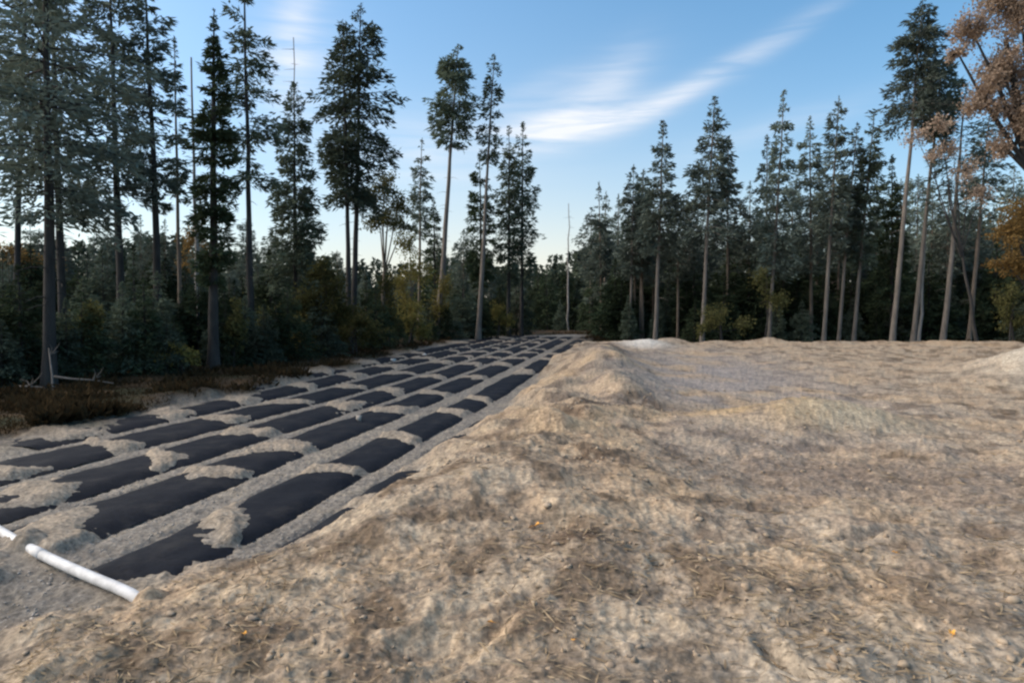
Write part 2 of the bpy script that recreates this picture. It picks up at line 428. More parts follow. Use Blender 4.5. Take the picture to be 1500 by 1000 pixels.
# ------------------------------------------------------------------ tubes
def tube(path, radii, sides=8, jitter=0, rng=None):
    path = np.asarray(path, float); n = len(path)
    d = np.gradient(path, axis=0); d /= np.linalg.norm(d, axis=1)[:, None]+1e-9
    ref = np.array([0.0, 1.0, 0.13]) if abs(d[0][1]) < .9 else np.array([1.0, 0, 0.13])
    a = np.cross(d, ref); a /= np.linalg.norm(a, axis=1)[:, None]+1e-9
    b = np.cross(d, a)
    an = np.linspace(0, 2*PI, sides, endpoint=False)
    rad = np.asarray(radii, float)[:, None]*(1+(jitter*rng.standard_normal((n, sides)) if jitter else 0))
    v = path[:, None, :]+(a[:, None, :]*np.cos(an)[None, :, None]+b[:, None, :]*np.sin(an)[None, :, None])*rad[:, :, None]
    i = np.arange(n-1)[:, None]*sides; j = np.arange(sides)[None, :]; j2 = (j+1) % sides
    q = np.stack([i+j, i+j2, i+sides+j2, i+sides+j], -1).reshape(-1, 4)
    return v.reshape(-1, 3), q

class MB:
    def __init__(s): s.v = []; s.q = []; s.n = 0
    def add(s, v, q):
        s.v.append(np.asarray(v, float)); s.q.append(np.asarray(q)+s.n); s.n += len(v)
    def mesh(s, name, smooth=False):
        return quad_mesh(name, np.concatenate(s.v), np.concatenate(s.q), smooth)

def leaf_quads(pos, dirs, nrm, l, w):
    """kite shaped sprays: pos base, dirs unit direction, l length, w width"""
    side = np.cross(dirs, nrm); side /= np.linalg.norm(side, axis=1)[:, None]+1e-9
    l = l[:, None]; w = w[:, None]
    a = pos; b = pos+dirs*l*.45+side*w*.5; c = pos+dirs*l; d = pos+dirs*l*.45-side*w*.5
    v = np.stack([a, b, c, d], 1).reshape(-1, 3)
    q = np.arange(len(pos)*4).reshape(-1, 4)
    return v, q

def unit(a):
    return a/(np.linalg.norm(a, axis=-1, keepdims=True)+1e-9)

def conifer_parts(seed, H, lean, cb, prof, R, rbase, nb=110, per=55, l=.30, w=.085, up=.15, droop=.35, var=.35, gap=.25, dead=8, bare=False, sides=8):
    """H height, lean (dx,dy) of the top, cb crown bottom fraction, prof [(t,r)] crown outline bottom->top, R widest radius"""
    rng = np.random.default_rng(seed)
    wood = MB(); n = 14
    t = np.linspace(0, 1, n)
    wob = np.cumsum(rng.standard_normal((n, 2))*0.012*H/14, axis=0); wob -= np.outer(t, wob[-1])
    path = np.stack([lean[0]*t+wob[:, 0], lean[1]*t+wob[:, 1], H*t], 1)
    rad = rbase*(1-t)**.8+0.012; rad[0] *= 1.35
    v, q = tube(path, rad, sides, .04, rng); wood.add(v, q)
    def at(tt):
        return np.stack([np.interp(tt, t, path[:, k]) for k in range(3)], -1)
    pt = [p[0] for p in prof]; pr = [p[1] for p in prof]
    # live branches
    nb = int(nb*1.05)
    tb = np.sort(rng.random(nb)**0.95)
    az = np.arange(nb)*2.399+rng.standard_normal(nb)*.6
    lump = np.array([gnoise(np.array([a_*4.0]), np.array([math.cos(z_)*1.1+seed]), seed)[0] for a_, z_ in zip(tb*H/4, az)])
    keep = lump > (-0.70+gap)
    tb = tb[keep]; az = az[keep]; lump = lump[keep]
    Ln = R*np.interp(tb, pt, pr)*np.interp(tb, [0, .55, .85, 1], [1, 1, .72, .6])*np.clip(1+var*rng.standard_normal(len(tb))*.6+.5*lump, .35, 1.45)
    b0 = at(cb+(1-cb)*tb*.995)
    upk = up+0.55*tb**3-0.10*(1-tb)
    out = np.stack([np.cos(az), np.sin(az), np.zeros_like(az)], 1)
    leafp = []; leafd = []; leafn = []
    def bpt(i, s):
        zz = Ln[i]*(upk[i]*s-droop*s*s*(1-tb[i])**.5)
        return b0[i]+out[i]*(Ln[i]*s)[..., None]*np.array([1, 1, 0])+np.stack([0*zz, 0*zz, zz], -1)
    for i in range(len(tb)):
        if Ln[i] > .35:
            ss = np.array([0, .35, .7, 1.0])
            pp = np.stack([b0[i]+out[i]*Ln[i]*s_+np.array([0, 0, Ln[i]*(upk[i]*s_-droop*s_*s_*(1-tb[i])**.5)]) for s_ in ss])
            v, q = tube(pp, (.006+.012*Ln[i])*np.array([1, .75, .5, .2]), 3); wood.add(v, q)
    per = per*1.15; l = l*1.08; w = w*1.0; gap = gap+.06; R = R*.84
    nsp = np.maximum(8, (per*np.clip(Ln/max(R, .1), .12, 1)**1.1)).astype(int)
    idx = np.repeat(np.arange(len(tb)), nsp)
    s = rng.random(len(idx))**.62
    s = .03+1.02*s
    base = bpt(idx, s)
    outi = out[idx]; perp = np.stack([-outi[:, 1], outi[:, 0], 0*outi[:, 0]], 1)
    spread = (0.30*Ln[idx]*np.sin(np.clip(s, 0, 1)*PI*.85+.25))
    lat = rng.standard_normal(len(idx))
    base = base+perp*(lat*spread*.62)[:, None]+np.stack([0*s, 0*s, (rng.standard_normal(len(s))*.10-.05)*np.minimum(Ln[idx], 1.2)], 1)
    dirs = unit(outi*.8+perp*(lat*.7+rng.standard_normal(len(s))*.5)[:, None]+np.stack([0*s, 0*s, -.25+.45*rng.standard_normal(len(s))], 1))
    nrm = unit(rng.standard_normal((len(s), 3))+np.array([0, 0, .8]))
    fs = np.clip(Ln[idx]/(.5*R), .5, 1.05)
    ls = l*fs*(.6+.8*rng.random(len(s))); ws = w*fs**.5*(.6+.9*rng.random(len(s)))
    lv, lq = leaf_quads(base, dirs, nrm, ls, ws)
    # leader tuft
    m = 26
    tp = at(1-rng.random(m)*.05); dd = unit(rng.standard_normal((m, 3))*.6+np.array([0, 0, 1.0]))
    v2, q2 = leaf_quads(tp, dd, unit(rng.standard_normal((m, 3))), np.full(m, l*.5), np.full(m, w*.6))
    lv = np.concatenate([lv, v2]); lq = np.concatenate([lq, q2+len(lv)-len(v2)])
    # dead stubs under the crown
    for k in range(dead):
        tt = cb*rng.uniform(.35, 1.0); a = rng.uniform(0, 2*PI); Ld = rng.uniform(.25, .9)*min(1, R)
        p0 = at(np.array([tt]))[0]; o_ = np.array([math.cos(a), math.sin(a), 0])
        pp = np.stack([p0, p0+o_*Ld*.5+np.array([0, 0, -.02]), p0+o_*Ld+np.array([0, 0, -.22*Ld])])
        v, q = tube(pp, [.016, .011, .004], 3); wood.add(v, q)
    return wood, (lv, lq)

def make_conifer(name, loc, parts, bark, needle, crown='crown'):
    wood, (lv, lq) = parts
    root = empty(name, loc)
    obj('trunk', wood.mesh('trunk', True), bark, root)
    if lv is not None:
        obj(crown, quad_mesh(crown, lv, lq), needle, root)
    return root

SPIRE = [(0, .75), (.12, 1), (.35, .85), (.6, .6), (.8, .36), (.93, .16), (1, .04)]
COLUMN = [(0, .45), (.1, .8), (.3, 1), (.6, .9), (.8, .65), (.93, .32), (1, .05)]
PINE = [(0, .55), (.15, .9), (.4, 1), (.65, .95), (.85, .7), (.96, .35), (1, .1)]
CONE = [(0, 1), (.2, .92), (.5, .62), (.8, .3), (.95, .1), (1, .03)]
WISP = [(0, .5), (.2, .9), (.45, .6), (.6, 1), (.75, .55), (.9, .6), (1, .08)]
EGG = [(0, .3), (.2, .75), (.45, 1), (.7, .85), (.9, .45), (1, .1)]

# kind, top(px,py), base px, depth, crown bottom py, half width px, profile, bark, needles, opts, label
G_L = 'tall trees beyond the drain field'
G_R = 'tall trees behind the sand clearing'
TALL = [
 ('pine_tree', 62, -170, 72, 15.2, 330, 125, PINE, M_BARKD, M_NEEDLE_B, dict(nb=120, per=150, l=.20, w=.05, gap=.42, var=.6, rb=.14, dead=14), 'thickest pine at the left edge, dark straight trunk with ragged open limbs', G_L),
 ('pine_tree', 84, -60, 92, 19.5, 340, 60, PINE, M_BARKD, M_NEEDLE_B, dict(nb=90, per=85, l=.22, w=.06, gap=.3, var=.5, rb=.13), 'slimmer pine close behind the thick dark pine at the left edge', G_L),
 ('pine_tree', 28, -60, 20, 24, 250, 60, PINE, M_BARKD, M_NEEDLE_B, dict(nb=80, per=80, l=.24, w=.06, gap=.35, var=.5, rb=.13), 'pine left of the thick dark pine, cut by the left picture edge', G_L),
 ('pine_tree', 150, -80, 180, 22, 300, 58, PINE, M_BARKD, M_NEEDLE_B, dict(nb=100, per=85, l=.24, w=.06, gap=.25, var=.5, rb=.15), 'leaning pine with shaggy limbs, right of the paired pines at the left edge', G_L),
 ('pine_tree', 205, -60, 232, 22.5, 300, 45, COLUMN, M_BARKD, M_NEEDLE_B, dict(nb=95, per=75, l=.22, w=.06, gap=.3, var=.5, rb=.15), 'leaning bushy pine just left of the slim short topped tree and the bare snag', G_L),
 ('spruce_tree', 252, 52, 264, 26, 300, 14, COLUMN, M_BARK, M_NEEDLE, dict(nb=70, per=24, l=.2, w=.06, gap=.25, rb=.09, dead=20), 'thin pole-like spruce with sparse short twigs, next to the bare dead snag', G_L),
 ('spruce_tree', 318, 20, 312, 20, 420, 30, COLUMN, M_BARKD, M_NEEDLE_D, dict(nb=190, per=60, l=.17, w=.05, gap=.12, var=.45, rb=.17), 'dark columnar spruce with thick trunk, rising right of the bare snag', G_L),
 ('pine_tree', 362, -45, 366, 24, 290, 42, PINE, M_BARKD, M_NEEDLE, dict(nb=105, per=70, l=.21, w=.06, gap=.35, var=.55, rb=.13), 'ragged pine close right of the dark columnar spruce, top out of frame', G_L),
 ('spruce_tree', 433, 122, 433, 30, 420, 41, [(0, 1), (.25, .9), (.5, .68), (.75, .52), (.9, .42), (.97, .25), (1, .06)], M_BARKD, M_NEEDLE, dict(nb=230, per=52, l=.22, w=.07, gap=.10, var=.4, rb=.12), 'medium conical spruce standing alone in the gap, thin dead spike above it', G_L),
 ('pine_tree', 500, 28, 512, 33, 300, 42, [(0,.55),(.2,.7),(.5,1),(.72,.95),(.86,.5),(1,.12)], M_BARKD, M_NEEDLE, dict(nb=120, per=65, l=.26, w=.075, gap=.28, var=.5, rb=.15), 'left tree of the tall twin pines, shorter with darker crown', G_L),
 ('pine_tree', 527, 2, 516, 34, 310, 58, [(0,.5),(.2,.8),(.5,1),(.62,1),(.75,.6),(.9,.5),(1,.1)], M_BARKD, M_NEEDLE, dict(nb=130, per=70, l=.27, w=.08, gap=.24, var=.45, rb=.17), 'right tree of the tall twin pines, taller with broad rounded crown', G_L),
 ('spruce_tree', 618, 204, 614, 44, 350, 16, COLUMN, M_BARK, M_NEEDLE_B, dict(nb=90, per=24, l=.26, w=.08, gap=.28, rb=.12), 'slender grey spruce between the yellowish birch and the pale trunked pine', G_L),
 ('pine_tree', 672, 70, 640, 42, 222, 34, EGG, M_BARKP, M_NEEDLE, dict(nb=105, per=60, l=.3, w=.09, gap=.18, var=.45, rb=.21, dead=16), 'leaning pine with long bare pale trunk and small high tufted crown', G_L),
 ('spruce_tree', 636, 292, 638, 43, 440, 15, COLUMN, M_BARKD, M_NEEDLE_D, dict(nb=80, per=24, l=.24, w=.08, gap=.1, rb=.1), 'short narrow spruce beside the base of the leaning pale trunked pine', G_L),
 ('spruce_tree', 724, 76, 700, 41, 240, 19, WISP, M_BARKP, M_NEEDLE, dict(nb=95, per=26, l=.24, w=.08, gap=.3, var=.55, rb=.16, dead=14), 'spindly leaning spruce with wispy top and pale lower trunk', G_L),
 ('spruce_tree', 702, 224, 706, 45, 420, 23, COLUMN, M_BARKD, M_NEEDLE_D, dict(nb=140, per=36, l=.28, w=.085, gap=.08, rb=.13), 'dense dark spruce below the spindly leaning spruce', G_L),
 ('spruce_tree', 746, 186, 745, 46, 420, 22, COLUMN, M_BARKD, M_NEEDLE, dict(nb=140, per=36, l=.28, w=.085, gap=.12, rb=.14), 'left of two joined dark spruces at the near side of the bright gap', G_L),
 ('spruce_tree', 766, 178, 764, 47, 410, 24, COLUMN, M_BARKD, M_NEEDLE, dict(nb=140, per=36, l=.28, w=.085, gap=.12, rb=.14), 'right of two joined dark spruces, edging the bright gap in the trees', G_L),
 # right hand side
 ('spruce_tree', 878, 266, 882, 50, 440, 25, SPIRE, M_BARK, M_NEEDLE_B, dict(nb=120, per=34, l=.3, w=.09, gap=.1, rb=.13), 'first pointed spruce on the right side of the bright gap', G_R),
 ('spruce_tree', 906, 284, 905, 52, 440, 18, SPIRE, M_BARK, M_NEEDLE_B, dict(nb=100, per=28, l=.3, w=.09, gap=.1, rb=.12), 'lower spruce right of the first pointed spruce at the bright gap', G_R),
 ('spruce_tree', 927, 244, 922, 44, 400, 20, COLUMN, M_BARKP, M_NEEDLE_B, dict(nb=110, per=32, l=.27, w=.085, gap=.18, rb=.12), 'narrow spruce with bare lower trunk, left of a near twin beside the tallest gap tree', G_R),
 ('spruce_tree', 943, 248, 938, 45, 390, 18, COLUMN, M_BARKP, M_NEEDLE_B, dict(nb=110, per=30, l=.27, w=.085, gap=.18, rb=.12), 'narrow spruce squeezed between its near twin and the tall pointed spruce', G_R),
 ('spruce_tree', 970, 178, 960, 40, 370, 32, [(0,.7),(.2,1),(.45,.85),(.62,.62),(.7,.42),(.85,.33),(1,.06)], M_BARKP, M_NEEDLE_B, dict(nb=150, per=44, l=.28, w=.085, gap=.16, rb=.17), 'tall pointed spruce with slim spike top, first tall one right of the gap', G_R),
 ('spruce_tree', 1050, 138, 1028, 38, 345, 40, [(0,.9),(.25,1),(.5,.72),(.75,.5),(.9,.26),(1,.05)], M_BARKP, M_NEEDLE_B, dict(nb=140, per=50, l=.28, w=.085, gap=.24, var=.5, rb=.16), 'broad shaggy spruce standing alone with sky on both sides, pale leaning trunk', G_R),
 ('spruce_tree', 1070, 198, 1066, 42, 370, 26, SPIRE, M_BARK, M_NEEDLE_B, dict(nb=100, per=34, l=.28, w=.085, gap=.2, rb=.12), 'lesser spruce close behind the broad shaggy lone spruce', G_R),
 ('spruce_tree', 1124, 198, 1122, 42, 400, 28, SPIRE, M_BARK, M_NEEDLE_B, dict(nb=120, per=40, l=.28, w=.085, gap=.12, rb=.14), 'pointed spruce left of the tall knobbly spired spruce', G_R),
 ('spruce_tree', 1145, 134, 1126, 39, 400, 30, [(0,.8),(.3,1),(.55,.7),(.65,.35),(.8,.42),(.9,.25),(1,.06)], M_BARKP, M_NEEDLE_B, dict(nb=150, per=42, l=.27, w=.085, gap=.15, rb=.14), 'tall spruce with a knobbly narrow spire, tallest of the middle right group', G_R),
 ('spruce_tree', 1190, 168, 1188, 41, 400, 25, COLUMN, M_BARK, M_NEEDLE_B, dict(nb=120, per=38, l=.27, w=.085, gap=.16, rb=.14), 'round topped columnar spruce right of the knobbly spired spruce', G_R),
 ('spruce_tree', 1230, 140, 1206, 37, 360, 26, [(0,.8),(.3,1),(.5,.6),(.7,.7),(.85,.5),(1,.1)], M_BARKP, M_NEEDLE_B, dict(nb=125, per=36, l=.25, w=.08, gap=.22, var=.5, rb=.15), 'uneven topped spruce on a bare leaning trunk, right of the round topped one', G_R),
 ('spruce_tree', 1256, 180, 1228, 38, 380, 20, COLUMN, M_BARKP, M_NEEDLE_B, dict(nb=110, per=34, l=.26, w=.08, gap=.16, rb=.13), 'left of a close pair of dark spruces with bare lower trunks', G_R),
 ('spruce_tree', 1278, 170, 1250, 38, 400, 22, COLUMN, M_BARKP, M_NEEDLE, dict(nb=130, per=38, l=.26, w=.08, gap=.1, rb=.14), 'right of a close pair of dark spruces with bare lower trunks', G_R),
 ('spruce_tree', 1306, 228, 1306, 40, 450, 27, SPIRE, M_BARKD, M_NEEDLE_D, dict(nb=150, per=44, l=.27, w=.085, gap=.06, rb=.13), 'short dense dark spruce behind the pale trunk of the tallest pine', G_R),
 ('pine_tree', 1352, 0, 1307, 35, 190, 44, [(0,.95),(.25,1),(.5,.72),(.7,.75),(.88,.45),(1,.06)], M_BARKP, M_NEEDLE_B, dict(nb=120, per=66, l=.26, w=.075, gap=.34, var=.5, rb=.18, dead=14), 'tallest pine at the right, pale bare trunk and big pointed crown', G_R),
 ('pine_tree', 1382, 82, 1336, 36, 200, 32, EGG, M_BARKP, M_NEEDLE, dict(nb=110, per=55, l=.27, w=.08, gap=.2, var=.4, rb=.17, dead=14), 'pine with rounded crown and pale trunk just right of the tallest pine', G_R),
 ('pine_tree', 1418, 130, 1380, 35, 330, 40, WISP, M_BARKP, M_NEEDLE_B, dict(nb=80, per=45, l=.27, w=.075, gap=.4, var=.6, rb=.18, dead=14), 'thin crowned pine with ragged limbs below the russet leaves', G_R),
 ('pine_tree', 1450, 170, 1418, 37, 330, 34, WISP, M_BARK, M_NEEDLE_B, dict(nb=70, per=40, l=.27, w=.075, gap=.4, var=.6, rb=.16, dead=14), 'last ragged pine before the right edge, half hidden by the russet leaves', G_R),
]
seed = 100
for (nm, tx, ty, bx, Y, cby, hwp, prof, bark, ndl, op, lab, grp) in TALL:
    seed += 1
    op = dict(op); rb = op.pop('rb')*(.78 if tx > 800 else .9)
    if tx > 800: hwp *= .88
    else: hwp *= .86
    if tx < 400 and nm == 'pine_tree': op['gap'] += .13; op['nb'] = int(op['nb']*.85)
    b = P(bx, 490, Y); t = P(tx, ty, Y)
    gz = gz1(b[0], Y)-.05
    H = t[2]-gz
    cb = (P(tx, cby, Y)[2]-gz)/H
    rg = random.Random(seed)
    parts = conifer_parts(seed, H, (t[0]-b[0], rg.uniform(-.4, .4)), cb, prof, hwp/F*Y, rb, **op)
    r = make_conifer(nm, (b[0], Y, gz), parts, bark, ndl)
    tag(r, lab, 'tree', grp)

# ------------------------------------------------------------------ dead snags
def snag(tx, ty, bx, Y, rb, lab, tw=12, seed=1):
    rng = np.random.default_rng(seed)
    b = P(bx, 490, Y); t = P(tx, ty, Y); gz = gz1(b[0], Y)-.05
    H = t[2]-gz
    mb = MB(); n = 12; s = np.linspace(0, 1, n)
    path = np.stack([(t[0]-b[0])*s+.03*rng.standard_normal(n), .02*rng.standard_normal(n), H*s], 1)
    v, q = tube(path, rb*(1-.75*s)+.008, 7, .05, rng); mb.add(v, q)
    root = empty('dead_tree', (b[0], Y, gz))
    for k in range(tw):
        i = rng.uniform(.3, .98); a = rng.uniform(0, 2*PI); L = rng.uniform(.15, .6)
        p0 = np.array([np.interp(i, s, path[:, c]) for c in range(3)])
        p1 = p0+np.array([math.cos(a)*L, math.sin(a)*L, rng.uniform(-.15, .1)])
        v, q = tube(np.stack([p0, (p0+p1)/2, p1]), [.014, .01, .004], 3); mb.add(v, q)
    obj('trunk', mb.mesh('trunk', True), M_DEAD, root)
    tag(root, lab, 'dead tree', 'bare dead trunks')
snag(279, 84, 292, 25, .085, 'bare dead grey pole of a trunk without any foliage, left of the columnar spruce', 6, 1)
snag(430, 55, 434, 31, .045, 'thin bare dead spike rising above the medium conical spruce', 10, 2)
snag(833, 298, 832, 62, .09, 'far thin dead trunk with short twigs standing in the bright gap', 26, 3)
snag(1362, 235, 1346, 39, .09, 'dead bare trunk between the pale pine trunks at the right', 10, 4)

# ------------------------------------------------------------------ broadleaf trees and shrubs
def broadleaf(name, loc, H, crowns, nleaf, lsize, bark, leafm, lab, cat, grp, seed, rb=.1, trunk_h=.7, stems=1):
    """crowns: (x,y,z,rx,ry,rz) lobes relative to the base"""
    rng = np.random.default_rng(seed)
    root = empty(name, loc)
    wood = MB()
    top = np.array([np.mean([c[0] for c in crowns]), np.mean([c[1] for c in crowns]), H*trunk_h])
    for s_ in range(stems):
        off = rng.standard_normal(2)*.12*(stems > 1)
        t = np.linspace(0, 1, 8)[:, None]
        path = np.array([off[0], off[1], 0])*(1-t)+top*t+rng.standard_normal((8, 3))*np.array([.02, .02, 0])*H*.3*(t*(1-t)*4)
        v, q = tube(path, rb*(1-.75*t[:, 0])+.01, 7, .05, rng); wood.add(v, q)
    P_, D_ = [], []
    vol = np.array([c[3]*c[4]*c[5] for c in crowns])**.75; vol = vol/vol.sum()
    for c, w_ in zip(crowns, vol):
        cc = np.array(c[:3]); rr_ = np.array(c[3:])
        nb = max(5, int(10+26*w_))
        st = np.array([np.interp(.55, [0, 1], [0, top[k]]) for k in range(3)])
        v, q = tube(np.stack([st, st*.4+cc*.6+rng.standard_normal(3)*.05*H*.2, cc]), [rb*.45, rb*.3, rb*.12], 4); wood.add(v, q)
        k = int(nleaf*w_); per = max(1, k//nb)
        for b_ in range(nb):
            d = unit(rng.standard_normal(3)); tip = cc+d*rr_*rng.uniform(.55, 1.08)
            v, q = tube(np.stack([cc, cc*.45+tip*.55+rng.standard_normal(3)*.06, tip]), [rb*.1+.006, .008, .003], 3); wood.add(v, q)
            tt = rng.random(per)**.6
            base = cc+(tip-cc)*tt[:, None]
            P_.append(base+rng.standard_normal((per, 3))*rr_*(.10+.10*rng.random()))
            D_.append(unit(rng.standard_normal((per, 3))+np.array([0, 0, -.35])+.3*d))
    p = np.concatenate(P_); d = np.concatenate(D_)
    v, q = leaf_quads(p, d, unit(rng.standard_normal((len(p), 3))), lsize*(.6+.8*rng.random(len(p))), lsize*.62*(.6+.8*rng.random(len(p))))
    obj('trunk', wood.mesh('trunk', True), bark, root)
    obj('crown', quad_mesh('crown', v, q), leafm, root)
    return tag(root, lab, cat, grp)

def at_ground(px, Y):
    p = P(px, 490, Y); return (p[0], Y, gz1(p[0], Y)-.04)

def lobes(px0, Y, items):
    """lobes given by photo pixel centre and half sizes"""
    base = at_ground(px0, Y); o = []
    for (px, py, hx, hy) in items:
        p = P(px, py, Y)
        o.append((p[0]-base[0], random.uniform(-.3, .3)*hx/F*Y, p[2]-base[2], hx/F*Y, hx/F*Y, hy/F*Y))
    return base, o

def shrub(name, px, Y, items, n, ls, bark, mat, lab, cat, grp, seed, rb=.06, stems=1):
    base, lo = lobes(px, Y, items)
    H = max(l[2]+l[5] for l in lo)
    return broadleaf(name, base, H, lo, n, ls, bark, mat, lab, cat, grp, seed, rb, .7, stems)

G_B = 'broadleaf trees and shrubs among the conifers'
shrub('birch_tree', 556, 37, [(565, 270, 26, 24), (548, 292, 26, 24), (582, 300, 30, 26), (560, 322, 34, 20), (590, 330, 22, 16)], 5200, .13, M_BARK, M_OLIVE, 'olive green round topped birch right of the tall twin pines', 'tree', G_B, 11, .1)
shrub('birch_tree', 604, 34.5, [(600, 360, 22, 26), (612, 400, 28, 30), (590, 420, 24, 30), (604, 450, 26, 26)], 3600, .12, M_BARKP, M_YELLOW, 'yellowing slim birch between the olive birch and the leaning pale trunked pine', 'tree', G_B, 12, .07)
shrub('autumn_shrub', 476, 25.5, [(470, 400, 24, 26), (490, 430, 30, 30), (455, 440, 28, 30), (500, 462, 28, 24)], 4200, .12, M_BARKD, M_OLIVE, 'yellow brown shrub at the foot of the twin pines', 'shrub', G_B, 13, .05, 2)
shrub('autumn_shrub', 520, 27., [(520, 470, 34, 22), (495, 490, 30, 20), (545, 488, 28, 18)], 3000, .11, M_BARKD, M_OLIVE, 'low olive shrub in front of the twin pine trunks', 'shrub', G_B, 14, .04, 3)
shrub('autumn_shrub', 645, 40, [(650, 420, 16, 30), (640, 450, 18, 28)], 1600, .11, M_BARKD, M_YELLOW, 'small tan shrub behind the base of the leaning pale trunk', 'shrub', G_B, 15, .04, 2)
shrub('autumn_shrub', 20, 16.5, [(12, 525, 26, 30), (-10, 500, 30, 34), (22, 552, 18, 16)], 2400, .075, M_BARKD, M_RUST, 'orange tinted shrub at the left edge beside the thick dark pine', 'shrub', G_B, 16, .03, 3)
shrub('autumn_shrub', 35, 30, [(30, 375, 36, 24), (60, 390, 26, 18), (5, 385, 20, 18)], 2600, .12, M_BARKD, M_RUST, 'dull russet bush behind the trunks at the left edge', 'shrub', G_B, 17, .05, 2)
shrub('autumn_shrub', 282, 33, [(285, 350, 24, 30), (300, 385, 26, 26), (270, 395, 18, 24)], 2400, .12, M_BARKD, M_RUST, 'thin brownish sapling behind the bare dead pole', 'shrub', G_B, 18, .05, 1)
shrub('autumn_shrub', 262, 18.5, [(262, 510, 22, 14), (240, 522, 20, 12), (282, 525, 18, 10)], 1500, .07, M_BARKD, M_YELLOW, 'low yellow leaved shrub left of the columnar spruce trunk', 'shrub', G_B, 19, .02, 3)
shrub('autumn_shrub', 1058, 35, [(1050, 465, 26, 22), (1085, 478, 20, 16), (1030, 480, 18, 14)], 2200, .11, M_BARKD, M_OLIVE, 'low olive bush behind the far rim below the lone shaggy spruce', 'shrub', G_B, 20, .04, 3)
shrub('autumn_shrub', 1120, 37, [(1115, 410, 18, 22), (1135, 440, 22, 24)], 1700, .12, M_BARKD, M_OLIVE, 'olive sapling in front of the knobbly spired spruce', 'shrub', G_B, 21, .05, 1)
shrub('oak_tree', 1530, 22, [(1480, 340, 34, 28), (1515, 320, 50, 40), (1470, 385, 26, 22), (1500, 385, 40, 30)], 5200, .10, M_BARKD, M_RUST, 'rusty low broadleaf tree at the right edge, halfway up the dark trees', 'tree', G_B, 22, .1)
shrub('oak_tree', 1560, 15, [(1425, 45, 34, 34), (1460, 95, 50, 50), (1490, 20, 60, 50), (1530, 110, 60, 70), (1445, 150, 34, 34), (1490, 175, 40, 44), (1540, -60, 90, 70),
        (1470, 215, 26, 22), (1405, 75, 18, 20)], 38000, .066, M_BARKD, M_ORANGE, 'russet leaved broadleaf tree filling the upper right corner', 'tree', G_B, 23, .16)
shrub('oak_tree', 1432, 31, [(1345, 200, 24, 18), (1375, 185, 22, 16), (1400, 215, 24, 16), (1362, 228, 20, 12), (1415, 250, 26, 22), (1440, 280, 24, 22)], 2600, .11, M_BARKD, M_ORANGE, 'sparse brown leaved tree in front of the pale pine trunks at the right', 'tree', G_B, 24, .08)

for (px, Y, it, mt, lb, sd2) in (
    (398, 23.5, [(398, 470, 20, 30), (385, 500, 18, 20), (410, 505, 20, 18)], M_OLIVE, 'olive sapling at the forest edge left of the twin pines', 61),
    (440, 25., [(440, 485, 22, 26), (455, 505, 22, 16)], M_YELLOW, 'yellow green bush below the medium conical spruce', 62),
    (566, 31., [(566, 420, 18, 34), (555, 455, 20, 26), (575, 470, 20, 22)], M_OLIVE, 'slim yellow green sapling right of the twin pine trunks', 63),
    (598, 33., [(598, 470, 20, 18), (620, 482, 18, 14)], M_YELLOW, 'low yellowing bush left of the leaning pale trunk base', 64),
    (730, 43., [(728, 455, 14, 18), (740, 470, 14, 14)], M_YELLOW, 'small tan bush behind the pale lower trunk of the spindly spruce', 65),
    (340, 21., [(345, 470, 18, 36), (335, 500, 20, 24)], M_OLIVE, 'dull olive sapling right of the dark columnar spruce', 66),
    (130, 17.5, [(130, 470, 26, 30), (120, 500, 26, 22)], M_OLIVE, 'dim olive bush between the thick dark pine and the leaning pine', 67),
    (1480, 31., [(1475, 440, 22, 30), (1490, 470, 24, 22)], M_OLIVE, 'dim olive bush in the shade at the right edge', 68)):
    shrub('autumn_shrub', px, Y, it, 2400, .10, M_BARKD, mt, lb, 'shrub', G_B, sd2, .04, 2)

# ------------------------------------------------------------------ young spruces of the thicket
YH = 6.0
protos = {}
def young(seed, mat, R=1.5, nb=130, per=42):
    parts = conifer_parts(seed, YH, (random.uniform(-.1, .1), random.uniform(-.1, .1)), .05, CONE, R, .07, nb=nb, per=per, l=.27, w=.085, up=.12, droop=.3, var=.4, gap=.08, dead=0, sides=6)
    return make_conifer('young_spruce', (0, 0, 0), parts, M_BARKD, mat)
PR = [young(300, M_NEEDLE_D), young(301, M_NEEDLE_D, 1.3), young(302, M_NEEDLE, 1.6), young(303, M_NEEDLE_D, 1.8), young(304, M_NEEDLE, 1.2), young(305, M_NEEDLE_D, 1.45)]
used = set()
rt = random.Random(21)
def place_young(px, Y, toppy, lab, grp, wide=1.0):
    k = rt.randrange(len(PR))
    p = P(px, 490, Y); gz = gz1(p[0], Y)-.05
    H = P(px, toppy, Y)[2]-gz
    if k not in used:
        r = PR[k]; used.add(k)
    else:
        r = copy_tree(PR[k])
    s = H/YH
    r.location = (p[0], Y, gz); r.scale = (s*wide, s*wide, s); r.rotation_euler = (0, 0, rt.uniform(0, 6.28))
    tag(r, lab, 'young spruce', grp)
    return r
def edge_depth(px):
    """depth where the forest starts for this bearing"""
    xs = [-150, 0, 100, 270, 420, 560, 650, 760, 860, 900, 1000, 1250, 1400, 1650]
    ys = [12.5, 13.2, 14.8, 18, 21.5, 28.5, 36, 46, 49.5, 36.5, 33.5, 33.5, 33.5, 30]
    return float(np.interp(px, xs, ys))
def top_profile(px):
    xs = [-150, 0, 120, 240, 330, 430, 520, 600, 690, 790, 830, 900, 1000, 1120, 1300, 1420, 1550]
    ys = [360, 372, 372, 362, 372, 392, 400, 405, 385, 396, 392, 372, 372, 362, 362, 345, 318]
    return float(np.interp(px, xs, ys))
LAB1 = 'dark young spruce in the front of the thicket beyond the drain field'
LAB2 = 'dark young spruce in the dense thicket behind the sand clearing'
SL = []
